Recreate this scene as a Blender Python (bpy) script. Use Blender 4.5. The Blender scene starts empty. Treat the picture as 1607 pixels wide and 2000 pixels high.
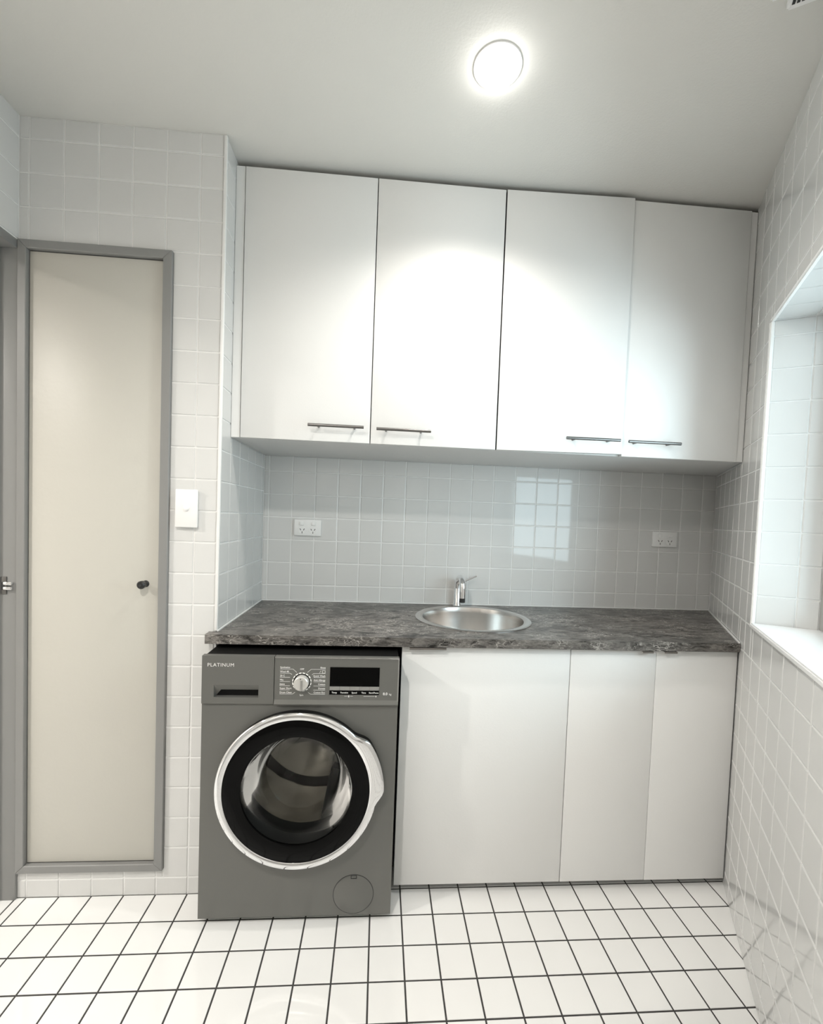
import bpy, bmesh, math, random
from mathutils import Vector, Matrix

random.seed(7)
scene = bpy.context.scene
COL = scene.collection
PI = math.pi

# ------------------------------------------------------------------ camera
FPX, CYPX = 864.1, 1042.96
YAW, PITCH, ROLL = -0.0717, -0.0371, 0.0371
CAM = Vector((-0.1099, -1.4556, 1.2635))
fw = Vector((-math.sin(YAW) * math.cos(PITCH), math.cos(YAW) * math.cos(PITCH), math.sin(PITCH)))
r0 = Vector((math.cos(YAW), math.sin(YAW), 0))
u0 = r0.cross(fw)
rv = math.cos(ROLL) * r0 + math.sin(ROLL) * u0
uv = -math.sin(ROLL) * r0 + math.cos(ROLL) * u0
camd = bpy.data.cameras.new('camera')
cam = bpy.data.objects.new('camera', camd)
COL.objects.link(cam)
m = Matrix((rv, uv, -fw)).transposed().to_4x4()
m.translation = CAM
cam.matrix_world = m
camd.sensor_fit = 'HORIZONTAL'
camd.sensor_width = 36.0
camd.lens = FPX / 1607.0 * 36.0
camd.shift_y = (CYPX - 1000.0) / 1607.0
camd.clip_start = 0.02
scene.camera = cam

# ------------------------------------------------------------------ world, window light, exposure
world = bpy.data.worlds.new('overcast_sky')
scene.world = world
world.use_nodes = True
bg = world.node_tree.nodes['Background']
bg.inputs['Color'].default_value = (0.82, 0.95, 1.0, 1)
bg.inputs['Strength'].default_value = 3.0
LAMP_L1 = 16.5       # power of the downlight in view
LAMP_L2 = 47.0       # power of the downlight above the camera
LAMP_HALL = 85.0    # power of the hall lamp beyond the doorway
scene.view_settings.view_transform = 'Standard'
scene.view_settings.look = 'None'
scene.view_settings.exposure = 1.0
scene.view_settings.gamma = 1.0
scene.view_settings.use_curve_mapping = False
scene.cycles.max_bounces = 8
scene.cycles.diffuse_bounces = 4
scene.cycles.glossy_bounces = 4
scene.cycles.adaptive_threshold = 0.02
scene.cycles.sample_clamp_indirect = 6.0

# right wall is splayed: X = RX0 + RK * Y
RX0, RK = 1.16, 0.58
def rwx(y):
    return RX0 + RK * y
RD = Vector((-RK, -1, 0)).normalized()       # along the right wall, towards the camera
RN = Vector((-1, RK, 0)).normalized()        # into the room
CEIL = 2.425
YB = 0.536
XN = -0.625
XL = -1.23

pl = bpy.data.lights.new('window_portal', 'AREA')
pl.shape = 'RECTANGLE'
pl.size, pl.size_y = 0.69, 0.95
pl.cycles.is_portal = True
po = bpy.data.objects.new('window_portal', pl)
COL.objects.link(po)

# ------------------------------------------------------------------ materials
MATS = {}
def mat(name, color, rough=0.5, metal=0.0, spec=0.5, coat=0.0, bump=0.0, bscale=30.0, var=0.0, vscale=4.0):
    mt = bpy.data.materials.new(name)
    mt.use_nodes = True
    nt = mt.node_tree
    b = nt.nodes['Principled BSDF']
    b.inputs['Base Color'].default_value = (*color, 1)
    b.inputs['Roughness'].default_value = rough
    b.inputs['Metallic'].default_value = metal
    b.inputs['Specular IOR Level'].default_value = spec
    b.inputs['Coat Weight'].default_value = coat
    tc = nt.nodes.new('ShaderNodeTexCoord')
    if var > 0:
        n = nt.nodes.new('ShaderNodeTexNoise')
        n.inputs['Scale'].default_value = vscale
        n.inputs['Detail'].default_value = 4
        nt.links.new(tc.outputs['Object'], n.inputs['Vector'])
        mx = nt.nodes.new('ShaderNodeMix'); mx.data_type = 'RGBA'
        mx.inputs['A'].default_value = (*[c * (1 - var) for c in color], 1)
        mx.inputs['B'].default_value = (*[min(1, c * (1 + var)) for c in color], 1)
        nt.links.new(n.outputs['Fac'], mx.inputs['Factor'])
        nt.links.new(mx.outputs['Result'], b.inputs['Base Color'])
    if bump > 0:
        n2 = nt.nodes.new('ShaderNodeTexNoise')
        n2.inputs['Scale'].default_value = bscale
        n2.inputs['Detail'].default_value = 3
        nt.links.new(tc.outputs['Object'], n2.inputs['Vector'])
        bp_ = nt.nodes.new('ShaderNodeBump')
        bp_.inputs['Strength'].default_value = bump
        bp_.inputs['Distance'].default_value = 0.01
        nt.links.new(n2.outputs['Fac'], bp_.inputs['Height'])
        nt.links.new(bp_.outputs['Normal'], b.inputs['Normal'])
    MATS[name] = mt
    return mt

mat('wall_tile', (0.69, 0.69, 0.68), 0.06, bump=0.035, bscale=6)
mat('wall_grout', (0.84, 0.84, 0.83), 0.8)
mat('floor_tile', (0.85, 0.85, 0.84), 0.06, spec=0.9, coat=0.6, bump=0.03, bscale=9, var=0.02)
mat('floor_grout', (0.045, 0.043, 0.042), 0.9)
mat('plaster', (0.72, 0.71, 0.675), 0.85, bump=0.08, bscale=180)
mat('rear_wall', (0.45, 0.44, 0.42), 0.7)
mat('plain_wall', (0.74, 0.73, 0.71), 0.7)
mat('trim_white', (0.9, 0.9, 0.89), 0.3)
mat('melamine', (0.82, 0.82, 0.81), 0.46, bump=0.03, bscale=220)
mat('carcass', (0.72, 0.72, 0.71), 0.5)
mat('kick', (0.35, 0.35, 0.34), 0.6)
mat('cream_paint', (0.56, 0.545, 0.495), 0.42, bump=0.04, bscale=60, var=0.02, vscale=3)
mat('frame_grey', (0.25, 0.25, 0.245), 0.4, var=0.05, vscale=8)
mat('dark_gap', (0.01, 0.01, 0.01), 0.9)
mat('knob_black', (0.02, 0.02, 0.02), 0.35)
mat('plastic_white', (0.88, 0.88, 0.87), 0.28)
mat('slot_dark', (0.03, 0.03, 0.03), 0.7)
mat('chrome', (0.86, 0.86, 0.87), 0.06, metal=1.0)
mat('steel_bar', (0.20, 0.195, 0.19), 0.32, metal=1.0)
mat('tab_brown', (0.16, 0.145, 0.13), 0.45, metal=0.4)
mat('washer_grey', (0.150, 0.150, 0.139), 0.36, metal=0.25, var=0.03, vscale=2)
mat('washer_band', (0.33, 0.33, 0.315), 0.3, metal=0.4)
mat('washer_dark', (0.006, 0.006, 0.006), 0.5, spec=0.15)
mat('gloss_black', (0.002, 0.002, 0.002), 0.08, spec=0.12)
mat('rubber', (0.03, 0.03, 0.03), 0.6)
mat('drum_steel', (0.50, 0.48, 0.45), 0.14, metal=1.0, bump=0.6, bscale=7)
mat('print_white', (0.85, 0.85, 0.83), 0.5)
mat('knob_silver', (0.78, 0.77, 0.74), 0.22, metal=0.6)
mat('sealant', (0.86, 0.86, 0.85), 0.5)
mat('sill_white', (0.9, 0.9, 0.9), 0.25)
mat('window_alu', (0.45, 0.44, 0.42), 0.4, metal=0.3)

# brushed steel sink
ss = mat('sink_steel', (0.62, 0.60, 0.58), 0.22, metal=1.0)
nt = ss.node_tree
b = nt.nodes['Principled BSDF']
b.inputs['Anisotropic'].default_value = 0.5

# dark marbled laminate
mb = bpy.data.materials.new('marble_laminate'); MATS['marble'] = mb
mb.use_nodes = True
nt = mb.node_tree; b = nt.nodes['Principled BSDF']
b.inputs['Roughness'].default_value = 0.32
b.inputs['Specular IOR Level'].default_value = 0.2
tc = nt.nodes.new('ShaderNodeTexCoord')
mp = nt.nodes.new('ShaderNodeMapping')
mp.inputs['Rotation'].default_value = (0.3, 0.2, -0.45)
mp.inputs['Scale'].default_value = (0.6, 1.5, 1.8)
nt.links.new(tc.outputs['Object'], mp.inputs['Vector'])
nw = nt.nodes.new('ShaderNodeTexNoise'); nw.inputs['Scale'].default_value = 9; nw.inputs['Detail'].default_value = 5
nt.links.new(mp.outputs['Vector'], nw.inputs['Vector'])
vm = nt.nodes.new('ShaderNodeMix'); vm.data_type = 'RGBA'; vm.blend_type = 'LINEAR_LIGHT'
vm.inputs['Factor'].default_value = 0.22
nt.links.new(mp.outputs['Vector'], vm.inputs['A']); nt.links.new(nw.outputs['Color'], vm.inputs['B'])
base = nt.nodes.new('ShaderNodeTexNoise'); base.inputs['Scale'].default_value = 16; base.inputs['Detail'].default_value = 8
base.inputs['Roughness'].default_value = 0.7
nt.links.new(vm.outputs['Result'], base.inputs['Vector'])
cr = nt.nodes.new('ShaderNodeValToRGB')
cr.color_ramp.elements[0].position = 0.36; cr.color_ramp.elements[0].color = (0.014, 0.013, 0.012, 1)
cr.color_ramp.elements[1].position = 0.66; cr.color_ramp.elements[1].color = (0.22, 0.205, 0.19, 1)
nt.links.new(base.outputs['Fac'], cr.inputs['Fac'])
vo = nt.nodes.new('ShaderNodeTexVoronoi'); vo.feature = 'DISTANCE_TO_EDGE'; vo.inputs['Scale'].default_value = 27
nt.links.new(vm.outputs['Result'], vo.inputs['Vector'])
cv = nt.nodes.new('ShaderNodeValToRGB')
cv.color_ramp.elements[0].position = 0.0; cv.color_ramp.elements[0].color = (1, 1, 1, 1)
cv.color_ramp.elements[1].position = 0.06; cv.color_ramp.elements[1].color = (0, 0, 0, 1)
nt.links.new(vo.outputs['Distance'], cv.inputs['Fac'])
br = nt.nodes.new('ShaderNodeTexNoise'); br.inputs['Scale'].default_value = 13; br.inputs['Detail'].default_value = 3
nt.links.new(tc.outputs['Object'], br.inputs['Vector'])
cb = nt.nodes.new('ShaderNodeValToRGB')
cb.color_ramp.elements[0].position = 0.44; cb.color_ramp.elements[0].color = (0, 0, 0, 1)
cb.color_ramp.elements[1].position = 0.60; cb.color_ramp.elements[1].color = (0.85, 0.85, 0.85, 1)
nt.links.new(br.outputs['Fac'], cb.inputs['Fac'])
mu = nt.nodes.new('ShaderNodeMath'); mu.operation = 'MULTIPLY'
nt.links.new(cv.outputs['Color'], mu.inputs[0]); nt.links.new(cb.outputs['Color'], mu.inputs[1])
fm = nt.nodes.new('ShaderNodeMix'); fm.data_type = 'RGBA'
nt.links.new(mu.outputs['Value'], fm.inputs['Factor'])
nt.links.new(cr.outputs['Color'], fm.inputs['A'])
fm.inputs['B'].default_value = (0.56, 0.53, 0.49, 1)
nt.links.new(fm.outputs['Result'], b.inputs['Base Color'])

def glassy(name, tint, fac, rough=0.02):
    mt = bpy.data.materials.new(name); mt.use_nodes = True
    nt = mt.node_tree; nt.nodes.clear()
    o = nt.nodes.new('ShaderNodeOutputMaterial')
    t = nt.nodes.new('ShaderNodeBsdfTransparent'); t.inputs['Color'].default_value = (*tint, 1)
    g = nt.nodes.new('ShaderNodeBsdfGlossy'); g.inputs['Roughness'].default_value = rough
    lw = nt.nodes.new('ShaderNodeLayerWeight'); lw.inputs['Blend'].default_value = fac
    mx = nt.nodes.new('ShaderNodeMixShader')
    nt.links.new(lw.outputs['Fresnel'], mx.inputs['Fac'])
    nt.links.new(t.outputs[0], mx.inputs[1]); nt.links.new(g.outputs[0], mx.inputs[2])
    nt.links.new(mx.outputs[0], o.inputs['Surface'])
    MATS[name] = mt
glassy('pane_glass', (0.93, 0.97, 0.98), 0.2)
glassy('bowl_glass', (0.56, 0.57, 0.56), 0.22, 0.04)

def emis(name, color, strength):
    mt = bpy.data.materials.new(name); mt.use_nodes = True
    b = mt.node_tree.nodes['Principled BSDF']
    b.inputs['Base Color'].default_value = (0.9, 0.9, 0.9, 1)
    b.inputs['Emission Color'].default_value = (*color, 1)
    b.inputs['Emission Strength'].default_value = strength
    MATS[name] = mt
emis('lamp_bulb', (1.0, 0.985, 0.95), 7.0)

# ------------------------------------------------------------------ mesh helpers
def obj(name, bm, material, parent=None, smooth=False, auto=None):
    bmesh.ops.recalc_face_normals(bm, faces=bm.faces)
    me = bpy.data.meshes.new(name)
    if smooth:
        ang = math.radians(auto if auto else 40)
        for f in bm.faces: f.smooth = True
        for e in bm.edges:
            if len(e.link_faces) == 2 and e.calc_face_angle(0) > ang: e.smooth = False
    bm.to_mesh(me); bm.free()
    me.materials.append(MATS[material])
    o = bpy.data.objects.new(name, me)
    COL.objects.link(o)
    if parent: attach(o, parent)
    return o
def attach(o, parent):
    o.parent = parent
    o.matrix_parent_inverse = Matrix.Translation(-parent.location)
def box(bm, x0, x1, y0, y1, z0, z1, bev=0.0):
    vs = [bm.verts.new((x, y, z)) for x in (x0, x1) for y in (y0, y1) for z in (z0, z1)]
    fs = [bm.faces.new([vs[i] for i in q]) for q in ((0,1,3,2),(4,6,7,5),(0,4,5,1),(2,3,7,6),(0,2,6,4),(1,5,7,3))]
    if bev:
        es = list({e for f in fs for e in f.edges})
        bmesh.ops.bevel(bm, geom=es, offset=bev, segments=2, affect='EDGES', profile=0.5)
def bx(name, dims, material, parent=None, bev=0.0):
    bm = bmesh.new(); box(bm, *dims, bev=bev)
    return obj(name, bm, material, parent, smooth=bev > 0)
def prism(bm, poly, z0, z1):
    lo = [bm.verts.new((p[0], p[1], z0)) for p in poly]
    hi = [bm.verts.new((p[0], p[1], z1)) for p in poly]
    n = len(poly)
    bm.faces.new(lo[::-1]); bm.faces.new(hi)
    for i in range(n):
        bm.faces.new((lo[i], lo[(i+1) % n], hi[(i+1) % n], hi[i]))
def prism_y(bm, poly, y0, y1):           # poly in (x, z)
    a = [bm.verts.new((p[0], y0, p[1])) for p in poly]
    c = [bm.verts.new((p[0], y1, p[1])) for p in poly]
    n = len(poly)
    bm.faces.new(a); bm.faces.new(c[::-1])
    for i in range(n): bm.faces.new((a[i], c[i], c[(i+1) % n], a[(i+1) % n]))
def tube(bm, pts, rad, seg=14, cap=True):
    rings = []
    pts = [Vector(p) for p in pts]
    prev = None
    for i, p in enumerate(pts):
        t = (pts[min(i+1, len(pts)-1)] - pts[max(i-1, 0)]).normalized()
        if prev is None:
            a = t.orthogonal().normalized()
        else:
            a = (prev - t * prev.dot(t)).normalized()
        prev = a
        b_ = t.cross(a)
        r = rad[i] if isinstance(rad, (list, tuple)) else rad
        rings.append([bm.verts.new(p + (a * math.cos(k*2*PI/seg) + b_ * math.sin(k*2*PI/seg)) * r) for k in range(seg)])
    for i in range(len(rings)-1):
        for k in range(seg):
            bm.faces.new((rings[i][k], rings[i][(k+1) % seg], rings[i+1][(k+1) % seg], rings[i+1][k]))
    if cap:
        bm.faces.new(rings[0][::-1]); bm.faces.new(rings[-1])
def lathe(bm, prof, c, axis='Z', seg=64, close=False, rfun=None):
    """prof: list of (r, h); axis Z: h is z ; axis Y: h is y, circle in XZ"""
    rings = []
    for r, h in prof:
        if r < 1e-6:
            p = (c[0], c[1], h) if axis == 'Z' else (c[0], h, c[2])
            rings.append([bm.verts.new(p)]); continue
        ring = []
        for k in range(seg):
            a = k*2*PI/seg
            rr = r + (rfun(a, r) if rfun else 0)
            x, s = rr*math.cos(a), rr*math.sin(a)
            ring.append(bm.verts.new((c[0]+x, c[1]+s, h) if axis == 'Z' else (c[0]+x, h, c[2]+s)))
        rings.append(ring)
    nr = len(rings)
    for i in range(nr if close else nr-1):
        A, B = rings[i], rings[(i+1) % nr]
        for k in range(seg):
            k2 = (k+1) % seg
            if len(A) == 1 and len(B) == 1: continue
            if len(A) == 1: bm.faces.new((A[0], B[k2], B[k]))
            elif len(B) == 1: bm.faces.new((A[k], A[k2], B[0]))
            else: bm.faces.new((A[k], A[k2], B[k2], B[k]))
def thing(name, label, cat, loc, group=None):
    o = bpy.data.objects.new(name, None)
    o.empty_display_size = 0.1
    COL.objects.link(o)
    o.location = loc
    o['label'] = label; o['category'] = cat
    if group: o['group'] = group
    return o
def struct(o):
    o['kind'] = 'structure'
    return o
def text(bm, s, size, x, y, z, align='LEFT', bold=0.0, spacing=1.0):
    """flat print facing -Y at (x, y, z)"""
    cu = bpy.data.curves.new('t', 'FONT')
    cu.body = s; cu.size = size; cu.align_x = align; cu.resolution_u = 2
    cu.offset = bold; cu.space_character = spacing
    o = bpy.data.objects.new('t', cu); COL.objects.link(o)
    dg = bpy.context.evaluated_depsgraph_get()
    me = bpy.data.meshes.new_from_object(o.evaluated_get(dg))
    me.transform(Matrix.Translation((x, y, z)) @ Matrix.Rotation(PI/2, 4, 'X'))
    bm.from_mesh(me)
    bpy.data.objects.remove(o); bpy.data.curves.remove(cu); bpy.data.meshes.remove(me)

# ---- tiles -------------------------------------------------------
def project(p):
    d = Vector(p) - CAM
    z = d.dot(fw)
    if z < 0.05: return None
    return 803.5 + FPX * d.dot(rv) / z, CYPX - FPX * d.dot(uv) / z
def clip(poly, a, b_, c):               # keep a*u + b*v <= c
    out = []
    for i in range(len(poly)):
        p, q = poly[i], poly[(i+1) % len(poly)]
        dp, dq = a*p[0] + b_*p[1] - c, a*q[0] + b_*q[1] - c
        if dp <= 0: out.append(p)
        if (dp < 0 < dq) or (dq < 0 < dp):
            t = dp / (dp - dq)
            out.append((p[0] + (q[0]-p[0])*t, p[1] + (q[1]-p[1])*t))
    return out
def inset(poly, d):
    n = len(poly); out = []
    for i in range(n):
        p0, p1, p2 = Vector(poly[i-1]), Vector(poly[i]), Vector(poly[(i+1) % n])
        e1, e2 = (p1-p0).normalized(), (p2-p1).normalized()
        n1, n2 = Vector((-e1.y, e1.x)), Vector((-e2.y, e2.x))
        k = 1 + n1.dot(n2)
        o = p1 + (n1+n2) * (d / max(k, 0.3))
        out.append((o.x, o.y))
    return out
def area(poly):
    return 0.5*sum(poly[i-1][0]*poly[i][1]-poly[i][0]*poly[i-1][1] for i in range(len(poly)))
def tile_rings(poly, gap, thick, bev):
    p = inset(poly, gap/2)
    return [(p, -0.004), (p, thick-bev), (inset(p, bev*0.35), thick-bev*0.3), (inset(p, bev), thick)]
def add_tile(bm, rings, f):
    rs = [[bm.verts.new(f(u, v, h)) for u, v in pp] for pp, h in rings]
    n = len(rs[0])
    for A, B in zip(rs[:-1], rs[1:]):
        for i in range(n): bm.faces.new((A[i], A[(i+1) % n], B[(i+1) % n], B[i]))
    bm.faces.new(rs[-1])
SHARED = {}
def tiles(parent, O, U, V, N, ru, rv_, lu, lv, material, gap=0.0035, thick=0.002, bev=0.0022, holes=(), clips=(), show=None, pitch=0.1):
    """tile the plane O + u*U + v*V, cells on the lattice lu + k*pitch, lv + k*pitch"""
    O, U, V, N = Vector(O), Vector(U), Vector(V), Vector(N)
    rest = bmesh.new(); nrest = 0; cnt = 0
    rot = Matrix((U, V, N)).transposed().to_4x4()
    i0 = math.floor((ru[0]-lu)/pitch + 1e-6); i1 = math.ceil((ru[1]-lu)/pitch - 1e-6)
    j0 = math.floor((rv_[0]-lv)/pitch + 1e-6); j1 = math.ceil((rv_[1]-lv)/pitch - 1e-6)
    for i in range(i0, i1):
        for j in range(j0, j1):
            a0, a1 = max(lu+i*pitch, ru[0]), min(lu+(i+1)*pitch, ru[1])
            b0, b1 = max(lv+j*pitch, rv_[0]), min(lv+(j+1)*pitch, rv_[1])
            rects = [(a0, a1, b0, b1)]
            for h in holes:
                nx = []
                for (x0, x1, y0, y1) in rects:
                    if x1 <= h[0] or x0 >= h[1] or y1 <= h[2] or y0 >= h[3]:
                        nx.append((x0, x1, y0, y1)); continue
                    if x0 < h[0]: nx.append((x0, h[0], y0, y1)); x0 = h[0]
                    if x1 > h[1]: nx.append((h[1], x1, y0, y1)); x1 = h[1]
                    if y0 < h[2]: nx.append((x0, x1, y0, h[2])); y0 = h[2]
                    if y1 > h[3]: nx.append((x0, x1, h[3], y1))
                rects = nx
            for (x0, x1, y0, y1) in rects:
                if x1-x0 < 0.009 or y1-y0 < 0.009: continue
                poly = [(x0, y0), (x1, y0), (x1, y1), (x0, y1)]
                for c in clips: poly = clip(poly, *c)
                if len(poly) < 3 or abs(area(poly)) < 1.5e-4: continue
                full = abs(x1-x0-pitch) < 1e-6 and abs(y1-y0-pitch) < 1e-6 and len(poly) == 4 and abs(area(poly)-pitch*pitch) < 1e-7
                cu_, cv_ = sum(p[0] for p in poly)/len(poly), sum(p[1] for p in poly)/len(poly)
                P3 = O + U*cu_ + V*cv_
                vis = False
                for p in poly + [(cu_, cv_)]:
                    q = project(O + U*p[0] + V*p[1])
                    if q and -5 < q[0] < 1612 and -5 < q[1] < 2005: vis = True
                if show and not show(P3): vis = False
                if not vis:
                    add_tile(rest, tile_rings(poly, gap, thick, bev), lambda u, v, h: O + U*u + V*v + N*h); nrest += 1
                    continue
                loc = [(p[0]-cu_, p[1]-cv_) for p in poly]
                key = (material, gap, thick, bev)
                if full and key in SHARED: me = SHARED[key]
                else:
                    bm = bmesh.new()
                    add_tile(bm, tile_rings(loc, gap, thick, bev), lambda u, v, h: (u, v, h))
                    me = bpy.data.meshes.new('tile'); bm.to_mesh(me); bm.free()
                    me.materials.append(MATS[material])
                    if full: SHARED[key] = me
                o = bpy.data.objects.new('tile', me); COL.objects.link(o)
                tilt = Matrix.Rotation(random.uniform(-1, 1)*0.0022, 4, 'X') @ Matrix.Rotation(random.uniform(-1, 1)*0.0022, 4, 'Y')
                o.parent = parent
                o.matrix_parent_inverse = Matrix.Translation(-parent.location)
                mw = rot @ tilt
                mw.translation = P3
                o.matrix_basis = mw
                cnt += 1
    if nrest:
        o = obj('tiling', rest, material, parent)
        o['kind'] = 'stuff'
    else: rest.free()
    return cnt

# ================================================================== STRUCTURE
YF = -2.0                                   # wall behind the camera
XH = -3.1                                   # far wall of the hall beyond the doorway
floor = struct(bx('floor', (XH, 1.7, YF-0.1, 0.75, -0.1, 0.0), 'floor_grout'))
ceiling = struct(bx('ceiling', (XH, 1.7, YF-0.1, 0.75, CEIL, CEIL+0.1), 'plaster'))
wall_back = struct(bx('wall_back', (XN-0.01, 1.62, YB, YB+0.12, 0, CEIL), 'wall_grout'))
wall_front = struct(bx('wall_front', (XH, 0.25, YF-0.12, YF, 0, CEIL), 'rear_wall'))

# niche side wall: X = XN, between the cupboard wall and the back wall
wall_niche = struct(bx('wall_niche', (XN-0.10, XN, 0.0405, YB, 0, CEIL), 'wall_grout'))

# cupboard wall: Y = 0, with a hole for the cupboard door
CX0, CX1, CZ0, CZ1 = -1.226, -0.776, 0.088, 2.058
bm = bmesh.new()
box(bm, XL-0.12, CX0+0.012, 0, 0.04, 0, CEIL)
box(bm, CX1-0.012, XN, 0, 0.04, 0, CEIL)
box(bm, CX0+0.012, CX1-0.012, 0, 0.04, 0, CZ0+0.012)
box(bm, CX0+0.012, CX1-0.012, 0, 0.04, CZ1-0.012, CEIL)
box(bm, CX0-0.02, CX1+0.02, 0.045, 0.06, CZ0-0.02, CZ1+0.02)
wall_cupboard = struct(obj('wall_cupboard', bm, 'wall_grout'))

# left wall with the doorway
DY0, DY1, DZ = -0.86, -0.011, 2.029         # clear opening
bm = bmesh.new()
box(bm, XL-0.11, XL, DY1+0.002, 0, 0, CEIL)
box(bm, XL-0.11, XL, YF, DY0-0.002, 0, CEIL)
box(bm, XL-0.11, XL, DY0-0.002, DY1+0.002, DZ+0.002, CEIL)
wall_left = struct(obj('wall_left', bm, 'wall_grout'))

# right wall with the window opening (local frame: s along the wall from Y=0 towards camera, z)
def RW(s, d, z):                            # d: depth outward from the wall face
    p = Vector((RX0, 0, 0)) + RD*s - RN*d
    return Vector((p.x, p.y, z))
def rbox(bm, s0, s1, d0, d1, z0, z1, bev=0):
    vs = [bm.verts.new(RW(s, d, z)) for s in (s0, s1) for d in (d0, d1) for z in (z0, z1)]
    fs = [bm.faces.new([vs[i] for i in q]) for q in ((0,1,3,2),(4,6,7,5),(0,4,5,1),(2,3,7,6),(0,2,6,4),(1,5,7,3))]
    if bev:
        es = list({e for f in fs for e in f.edges})
        bmesh.ops.bevel(bm, geom=es, offset=bev, segments=2, affect='EDGES')
SB = -YB*math.hypot(1, RK)                  # s of the back corner
SF = -YF*math.hypot(1, RK)
WS0, WS1, WZ0, WZ1, WD = 0.173, 0.875, 0.962, 1.912, 0.16
bm = bmesh.new()
rbox(bm, SB-0.1, WS0, 0, 0.22, 0, CEIL)
rbox(bm, WS1, SF+0.1, 0, 0.22, 0, CEIL)
rbox(bm, WS0, WS1, 0, 0.22, 0, WZ0)
rbox(bm, WS0, WS1, 0, 0.22, WZ1, CEIL)
wall_right = struct(obj('wall_right', bm, 'wall_grout'))
c_ = RW((WS0+WS1)/2, 0.23, (WZ0+WZ1)/2)
po.location = c_
po.rotation_euler = RN.to_track_quat('-Z', 'Y').to_euler()

# hall beyond the doorway (lights the cupboard door)
struct(bx('wall_hall_far', (XH-0.1, XH, YF-0.1, 0.75, 0, CEIL), 'plain_wall'))
struct(bx('wall_hall_end', (XH, XL-0.13, 0.1, 0.2, 0, CEIL), 'plain_wall'))

# ---- tiles on the structure
BZ = 0.0453
tiles(wall_back, (0, YB, 0), (1, 0, 0), (0, 0, 1), (0, -1, 0), (XN+0.002, rwx(YB)-0.004), (0.877, 1.514), 0.0, BZ, 'wall_tile')
tiles(wall_niche, (XN, 0, 0), (0, -1, 0), (0, 0, 1), (1, 0, 0), (-YB+0.003, -0.006), (0, CEIL), -0.995, 0.0565, 'wall_tile',
      holes=[(-YB-0.1, -0.107, 1.513, CEIL+1), (-YB-0.1, -0.003, -1, 0.876)], show=None)
tiles(wall_cupboard, (0, 0, 0), (1, 0, 0), (0, 0, 1), (0, -1, 0), (XL+0.001, XN-0.005), (0, CEIL), 0.0, 0.0595, 'wall_tile',
      holes=[(CX0+0.002, CX1-0.002, CZ0+0.002, CZ1-0.002)])
tiles(wall_left, (XL, 0, 0), (0, 1, 0), (0, 0, 1), (1, 0, 0), (YF, -0.003), (0, CEIL), 0.0, 0.0595, 'wall_tile',
      holes=[(DY0-0.028, 0.01, -1, DZ+0.027)])
tiles(wall_right, (RX0, 0, 0), RD, (0, 0, 1), RN, (SB+0.004, SF), (0, CEIL), -0.0017, 0.0595, 'wall_tile',
      holes=[(WS0-0.002, WS1+0.002, WZ0-0.004, WZ1+0.002), (SB-1, -0.122, 1.5085, CEIL+1), (SB-1, 0.026, -1, 0.876)])
# window reveal: far side, near side and head
tiles(wall_right, RW(WS0, 0, 0), -RN, (0, 0, 1), RD, (0.004, WD), (WZ0, WZ1-0.003), 0.004, 0.0595, 'wall_tile', thick=0.003)
tiles(wall_right, RW(WS1, 0, 0), -RN, (0, 0, 1), -RD, (0.004, WD), (WZ0, WZ1-0.003), 0.004, 0.0595, 'wall_tile', thick=0.003)
tiles(wall_right, RW(WS0, 0, WZ1), -RN, RD, (0, 0, -1), (0.004, WD), (0.004, WS1-WS0-0.004), 0.004, 0.0, 'wall_tile', thick=0.003)
# floor
kk = math.hypot(1, RK)
tiles(floor, (0, 0, 0), (1, 0, 0), (0, 1, 0), (0, 0, 1), (XL, 1.2), (YF, 0.0), 0.0, 0.0, 'floor_tile', gap=0.0046, thick=0.0012, bev=0.001,
      clips=[(1, -RK, RX0+0.0025)])
tiles(floor, (0, 0, 0), (1, 0, 0), (0, 1, 0), (0, 0, 1), (XN+0.003, 1.5), (0.0, 0.2), 0.0, 0.0, 'floor_tile', gap=0.0046, thick=0.0012, bev=0.001,
      clips=[(1, -RK, RX0+0.0025)])
tiles(floor, (0, 0, 0), (1, 0, 0), (0, 1, 0), (0, 0, 1), (XH, XL), (YF, 0.0), 0.0, 0.0, 'floor_tile', gap=0.0046, thick=0.0012, bev=0.001)

# ---- corner beads
bm = bmesh.new(); box(bm, XN-0.0055, XN+0.0045, -0.0045, 0.0055, 0.876, CEIL-0.002, bev=0.0025)
struct(obj('trim_1', bm, 'trim_white', smooth=True))
bm = bmesh.new(); rbox(bm, WS0-0.008, WS0+0.006, -0.006, 0.006, WZ0-0.006, WZ1-0.005, bev=0.003)
struct(obj('trim_2', bm, 'trim_white', smooth=True))
bm = bmesh.new(); rbox(bm, WS0-0.006, WS1+0.006, -0.004, 0.007, WZ1-0.006, WZ1+0.006, bev=0.0025)
struct(obj('trim_3', bm, 'trim_white', smooth=True))

# ---- window_1: sill, frame, sash, pane
win = bpy.data.objects.new('window_1', None); COL.objects.link(win); win.location = RW((WS0+WS1)/2, WD, WZ0)
struct(win)
bm = bmesh.new(); rbox(bm, WS0+0.004, WS1-0.004, -0.009, WD+0.02, WZ0-0.006, WZ0+0.010, bev=0.004)
obj('window_sill', bm, 'sill_white', win, smooth=True)
for nm, a in (('window_frame', (WS0, WS0+0.04, WD, WD+0.05, WZ0+0.01, WZ1)), ('window_frame', (WS1-0.04, WS1, WD, WD+0.05, WZ0+0.01, WZ1)),
              ('window_frame', (WS0+0.04, WS1-0.04, WD, WD+0.05, WZ0+0.01, WZ0+0.05)), ('window_frame', (WS0+0.04, WS1-0.04, WD, WD+0.05, WZ1-0.04, WZ1))):
    bm = bmesh.new(); rbox(bm, *a, bev=0.003); obj(nm, bm, 'window_alu', win, smooth=True)
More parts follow.
